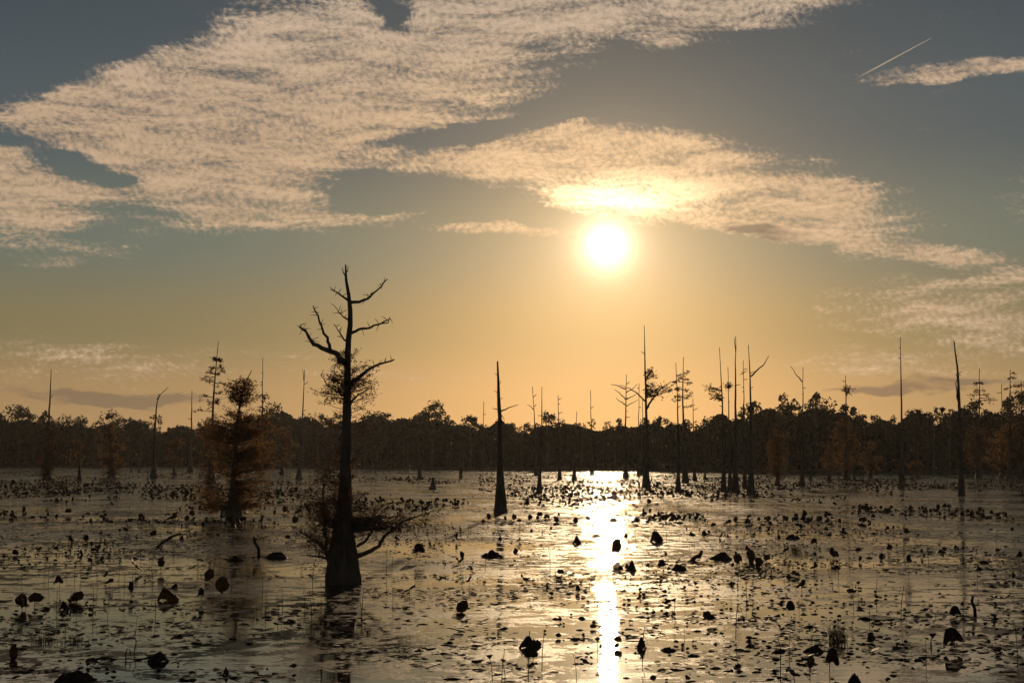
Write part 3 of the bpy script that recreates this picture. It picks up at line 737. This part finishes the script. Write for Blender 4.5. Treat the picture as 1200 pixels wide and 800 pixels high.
# shared meshes for the many
VAR = {}
for k in ('droop', 'round', 'tilt', 'tent', 'mound', 'pod', 'float'):
    VAR[k] = []
    for i in range(6 if k in ('droop', 'tilt', 'mound', 'tent') else 4):
        h = {'droop': rl.uniform(.16, .34), 'round': rl.uniform(.14, .26), 'tilt': rl.uniform(.08, .26), 'tent': .2, 'mound': .1, 'pod': rl.uniform(.25, .45), 'float': .01}[k]
        r = {'pod': .055, 'float': .19}.get(k, rl.uniform(.12, .17))
        V, Fc, st = lotus_shape(k, rl, h, r)
        a = MB(); a.add(V, Fc); bl = a.mesh('pod' if k == 'pod' else 'blade', M_lotus, smooth=k != 'mound')
        sm = None
        if k not in ('float', 'mound'):
            b_ = MB(); b_.tube(st, [.006] * 4, 4); sm = b_.mesh('stalk', M_stem)
        VAR[k].append((bl, sm, V, Fc, st))
LM = [(402, 684, 'the big cypress'), (587, 600, 'the lone snag'), (197, 703, 'the golden-edged leaf'), (1127, 580, 'the knobbly snag'), (980, 752, 'the tall grass tuft'),
      (622, 758, 'the wedge-shaped leaf'), (721, 656, 'the tall leaf in the glitter'), (880, 660, 'the two round leaves'), (1119, 762, 'the large tattered leaf'),
      (274, 607, 'the leaning russet cypress'), (933, 648, 'the short grass patch'), (324, 654, 'the bent stick'), (90, 797, 'the crumpled heap'), (487, 657, 'the split leaf'),
      (1065, 675, 'the tall narrow leaf'), (55, 561, 'the far left pole'), (1143, 722, 'the dark bent stick'), (577, 652, 'the bushy dark clump'), (797, 667, 'the dark clump'), (15, 772, 'the ragged round leaf'), (70, 694, 'the high drooping leaf'), (260, 697, 'the dark oval leaf'),
      (940, 569, 'the left-limbed snag'), (1001, 800, 'the bottom-edge leaf')]
ORD = ['the nearest', 'second nearest', 'third nearest', 'fourth nearest', 'fifth nearest', 'sixth nearest']
PEND = {}
def note(o, px, py, what, plural):          # remember it; labels are written once all are placed
    best = min(LM, key=lambda l: hypot(l[0] - px, 2 * (l[1] - py)))
    dx, dy = px - best[0], 2 * (py - best[1])
    rel = ('right of' if dx > 0 else 'left of') if abs(dx) > abs(dy) else ('in front of' if dy > 0 else 'behind')
    PEND.setdefault((what, plural, rel, best[2]), []).append((hypot(dx, dy), len(PEND), o))
def write_labels():
    for (what, plural, rel, lm), L in PEND.items():
        L.sort(key=lambda t: t[0])
        for i, (_, _, o) in enumerate(L):
            o['label'] = what + ' ' + rel + ' ' + lm + (', ' + (ORD[i] if i < 6 else 'one of the farther ones') if len(L) > 1 else '')
            o['group'] = plural + ' ' + rel + ' ' + lm
def pick(rng, py):
    if py > 680: return rng.choices(['droop', 'tilt', 'tent', 'mound', 'pod', 'float', 'round'], [2, 3, 1, 2, 2, 5, 1])[0]
    return rng.choices(['droop', 'round', 'tilt', 'tent', 'mound', 'pod', 'float'], [4, 3, 4, 3, 4, 1, 2])[0]
def clump(p): return noise.noise(Vector((p.x * .09, p.y * .035, 4.2))) + .6 * noise.noise(Vector((p.x * .3, p.y * .12, 9)))
rp = random.Random(21)
N_IND = 300 - sum(1 for _ in HAND)
cnt = 0
while cnt < N_IND:
    py = 604 + rp.expovariate(1 / 48.)
    if py > 815: continue
    px = rp.uniform(-90, 1290)
    g = ground(px, py)
    if abs(px - 402) < 24 and py > 640: continue
    if clump(g) < rp.uniform(-.15, .35): continue
    if any((g.x - a) ** 2 + (g.y - b_) ** 2 < .12 for a, b_ in placed): continue
    placed.append((g.x, g.y)); cnt += 1
    k = pick(rp, py); bl, sm, *_ = rp.choice(VAR[k])
    e = empty(NAMES.get(k, 'dead_lotus_leaf'), g, 'small dark ' + KINDS[k], 'seed head' if k == 'pod' else 'leaf',
              'leaves', rp.uniform(0, 2 * pi))
    note(e, px, py, KINDS[k], {'pod': 'lotus seed heads'}.get(k, KINDS[k].replace('leaf', 'leaves')))
    sc = rp.uniform(.45, 1.0); e.scale = (sc, sc, sc * rp.uniform(.8, 1.2))
    for nm, me in (('pod' if k == 'pod' else 'blade', bl), ('stalk', sm)):
        if me:
            c = bpy.data.objects.new(nm, me); COL.objects.link(c); c.parent = e
# everything smaller and farther: one mass
from mathutils import Matrix
far_mb = MB(); rp = random.Random(5); cnt = 0
while cnt < 13200:
    py = 552.5 + rp.expovariate(1 / (25. if cnt < 8800 else 45.))
    if py > 812 or (cnt < 8800 and py > 615) or (cnt >= 8800 and py < 590): continue
    px = rp.uniform(-100, 1300); g = ground(px, py)
    if g.y > shore_y(px) - 10: continue
    c = clump(g)
    band = .38 if (px > 900 and 559 < py < 574) or (560 < px < 900 and 560 < py < 585) or (px < 350 and 566 < py < 592) else 0
    if c + band < rp.uniform(.0, .42): continue
    cnt += 1
    k = rp.choices(['droop', 'tilt', 'tent', 'mound', 'round'], [3, 4, 2, 5, 3])[0]
    _, _, V, Fc, st = rp.choice(VAR[k]); sc = rp.uniform(.45, 1.25) if cnt < 8800 else rp.uniform(.15, .5)
    far_mb.add(V, Fc, Matrix.Translation(g) @ Matrix.Rotation(rp.uniform(0, 6.28), 4, 'Z') @ Matrix.Diagonal((sc, sc, sc * (.95 if cnt < 8800 else .5), 1)))
tag(far_mb.build('far_lotus_leaves', M_lotus, smooth=True), 'countless dead lotus leaves spread over the far water', 'leaves', kind='stuff')

# litter of thin floating leaves: nobody could count it
lit_mb = MB(); rp = random.Random(8); cnt = 0
while cnt < 26000:
    py = 562 + rp.expovariate(1 / 75.)
    if py > 812: continue
    px = rp.uniform(-90, 1290); g = ground(px, py)
    c = noise.noise(Vector((g.x * .5, g.y * .4, 1))) + .7 * noise.noise(Vector((g.x * .12, g.y * .1, 7)))
    if c < rp.uniform(-.1, .4): continue
    cnt += 1
    n = 6; r = rp.uniform(.02, .085) * (1 if rp.random() < .8 else 1.7); b0 = len(lit_mb.v); a0 = rp.uniform(0, 6.28); el_ = rp.uniform(.4, 1)
    tx_, ty_ = rp.gauss(0, .14), rp.gauss(0, .14)
    lit_mb.v.append(g + Vector((0, 0, .012)))
    for j in range(n):
        a = 2 * pi * j / n; rr = r * rp.uniform(.7, 1.15); x = rr * cos(a); y = rr * sin(a) * el_
        x, y = x * cos(a0) - y * sin(a0), x * sin(a0) + y * cos(a0)
        lit_mb.v.append(g + Vector((x, y, max(.004, .012 + x * tx_ + y * ty_))))
    for j in range(n): lit_mb.f.append((b0, b0 + 1 + j, b0 + 1 + (j + 1) % n))
tag(lit_mb.build('floating_litter', M_pad), 'scraps of dead leaf floating all over the swamp water', 'leaf litter', kind='stuff')

# ------------------------------------------------------------------ stalks, sticks, grass
def stalk(x, fy, pts, lab, grp, w=1.1, name='bent_stick', cat='stick'):
    g = ground(x, fy); s = g.y / FPX; q = [at(a, b_, g.y + rl.uniform(-1, 1) * s * abs(a - x) * .5) for a, b_ in pts]; q[0].z = -.03
    mb = MB(); mb.tube(q, [w * .5 * s * (1 - .4 * i / len(q)) for i in range(len(q))], 6, rough=.2)
    return tag(mb.build(name, M_stem, None, g, True), lab, cat, grp)
sg = 'crooked sticks standing out of the water'
stalk(183, 641, [(183, 641), (190, 636), (200, 629), (208, 626), (217, 625)], 'slanting stick with a flat end, left water', sg, 3.5)
stalk(303, 651, [(303, 651), (303, 643), (298, 634), (297, 629), (301, 632)], 'thick bent stick left of the big cypress', sg, 4)
stalk(1143, 722, [(1143, 722), (1142, 712), (1139, 705), (1140, 698)], 'dark bent stick alone in the lower right', sg, 4)
stalk(150, 773, [(148, 773), (147, 766), (149, 760), (152, 761), (153, 768)], 'small looped stem at the lower left', sg, 1.6)
stalk(157, 766, [(157, 766), (158, 758), (160, 751), (156, 745), (159, 740)], 'thin kinked stem right of the looped one', sg, 1.2)
stalk(100, 773, [(102, 773), (120, 770), (140, 773), (165, 772), (182, 771)], 'long fallen stem floating at the lower left', sg, 3)
stalk(1090, 760, [(1092, 760), (1091, 750), (1093, 744)], 'right stalk of the crossed pair at lower right', sg, 1.2)
stalk(914, 798, [(914, 772), (915, 760), (911, 745)], 'thin leaning stem in the right foreground', sg, 1.1)
rs = random.Random(17)
ST = []
for i in range(5):
    h = rs.uniform(.35, .75); a = rs.uniform(-.15, .15); k = rs.random() < .4
    pts = [Vector((0, 0, -.05)), Vector((a * h * .3, 0, h * .5)), Vector((a * h, a * .3 * h, h))]
    if k: pts += [Vector((a * h + .07, 0, h * .9)), Vector((a * h + .11, 0, h * .72))]
    mb = MB(); mb.tube(pts, [.007, .006, .005, .005, .004][:len(pts)], 5); ST.append(mb.mesh('lotus_stalk', M_stem))
n = 0
while n < 150:
    py = 612 + rs.expovariate(1 / 70.)
    if py > 812: continue
    px = rs.uniform(-80, 1280)
    g = ground(px, py)
    if noise.noise(Vector((g.x * .25, g.y * .12, 30))) < rs.uniform(-.3, .25): continue
    n += 1
    o = bpy.data.objects.new('lotus_stalk', rs.choice(ST)); COL.objects.link(o); o.location = g
    s_ = rs.uniform(.5, 1.2); o.scale = (s_, s_, s_); o.rotation_euler = (0, 0, rs.uniform(0, 6.28))
    tag(o, 'bare thin lotus stalk', 'stalk'); note(o, px, py, 'bare thin lotus stalk', 'bare thin lotus stalks')
write_labels()
def grass(x, fy, w, h, nb, lab, seed):
    rg = random.Random(seed); g = ground(x, fy); s = g.y / FPX; mb = MB()
    for _ in range(nb):
        b0 = Vector((rg.gauss(0, w * .25), rg.gauss(0, w * .4), 0)) * s; H = h * s * rg.uniform(.4, 1)
        d = Vector((rg.gauss(0, .22), rg.gauss(0, .2), 1))
        p1 = g + b0; p2 = p1 + d * H * .55; p3 = p1 + Vector((d.x * 2., d.y * 2, .95)) * H
        k = len(mb.v); wd = Vector((.004, .001, 0))
        mb.v += [p1 - wd, p1 + wd, p2 + wd * .8, p2 - wd * .8, p3]; mb.f += [(k, k + 1, k + 2, k + 3), (k + 3, k + 2, k + 4)]
    tag(mb.build('grass_tuft', M_reed, None, g), lab, 'grass', 'tufts of grass in the water')
grass(980, 752, 22, 30, 90, 'tall grass tuft in the right foreground', 1)
grass(933, 648, 16, 16, 80, 'short grass patch in the right middle water', 2)
grass(50, 752, 26, 14, 50, 'sparse short grass at the lower left', 3)
grass(85, 752, 30, 12, 40, 'thin short grass right of the sparse one at lower left', 4)
grass(487, 645, 8, 12, 12, 'few blades behind the split drooping leaf', 5)

# ------------------------------------------------------------------ contrail
mc, T, b, o = mat('vapour_trail'); T.N.remove(b)
pv = T.n('ShaderNodeVolumePrincipled'); pv.inputs['Color'].default_value = (1, .97, .93, 1); pv.inputs['Anisotropy'].default_value = .55
t = T.n('ShaderNodeTexCoord'); sp = T.n('ShaderNodeSeparateXYZ'); T.set(sp.inputs[0], t.outputs['Generated'])
T.set(pv.inputs['Density'], T.m('MULTIPLY', T.mr(sp.outputs[0], 0, .8), .035)); T.L.new(pv.outputs[0], o.inputs['Volume'])
Yc = 20000.; a = at(1000, 94, Yc); b2 = at(1091, 45, Yc - 1500); s = Yc / FPX
mb = MB(); k = 14
mb.tube([a.lerp(b2, i / k) for i in range(k + 1)], [s * (1.3 - .9 * i / k) for i in range(k + 1)], 8)
tag(mb.build('contrail', mc, None, a, True), 'thin white vapour trail slanting up in the upper right sky', 'contrail')

# ------------------------------------------------------------------ damp evening air over the swamp
mh, T, b, o = mat('haze'); T.N.remove(b)
pv = T.n('ShaderNodeVolumePrincipled'); pv.inputs['Color'].default_value = (.95, .92, .9, 1)
pv.inputs['Density'].default_value = .000045; pv.inputs['Anisotropy'].default_value = .55; T.L.new(pv.outputs[0], o.inputs['Volume'])
hb = MB(); x0, x1, y0, y1, z0, z1 = -1400, 1400, -90, 1260, -1.2, 38
hb.v = [Vector(p) for p in ((x0, y0, z0), (x1, y0, z0), (x1, y1, z0), (x0, y1, z0), (x0, y0, z1), (x1, y0, z1), (x1, y1, z1), (x0, y1, z1))]
hb.f = [(3, 2, 1, 0), (4, 5, 6, 7), (0, 1, 5, 4), (1, 2, 6, 5), (2, 3, 7, 6), (3, 0, 4, 7)]
tag(hb.build('haze', mh), kind='stuff')
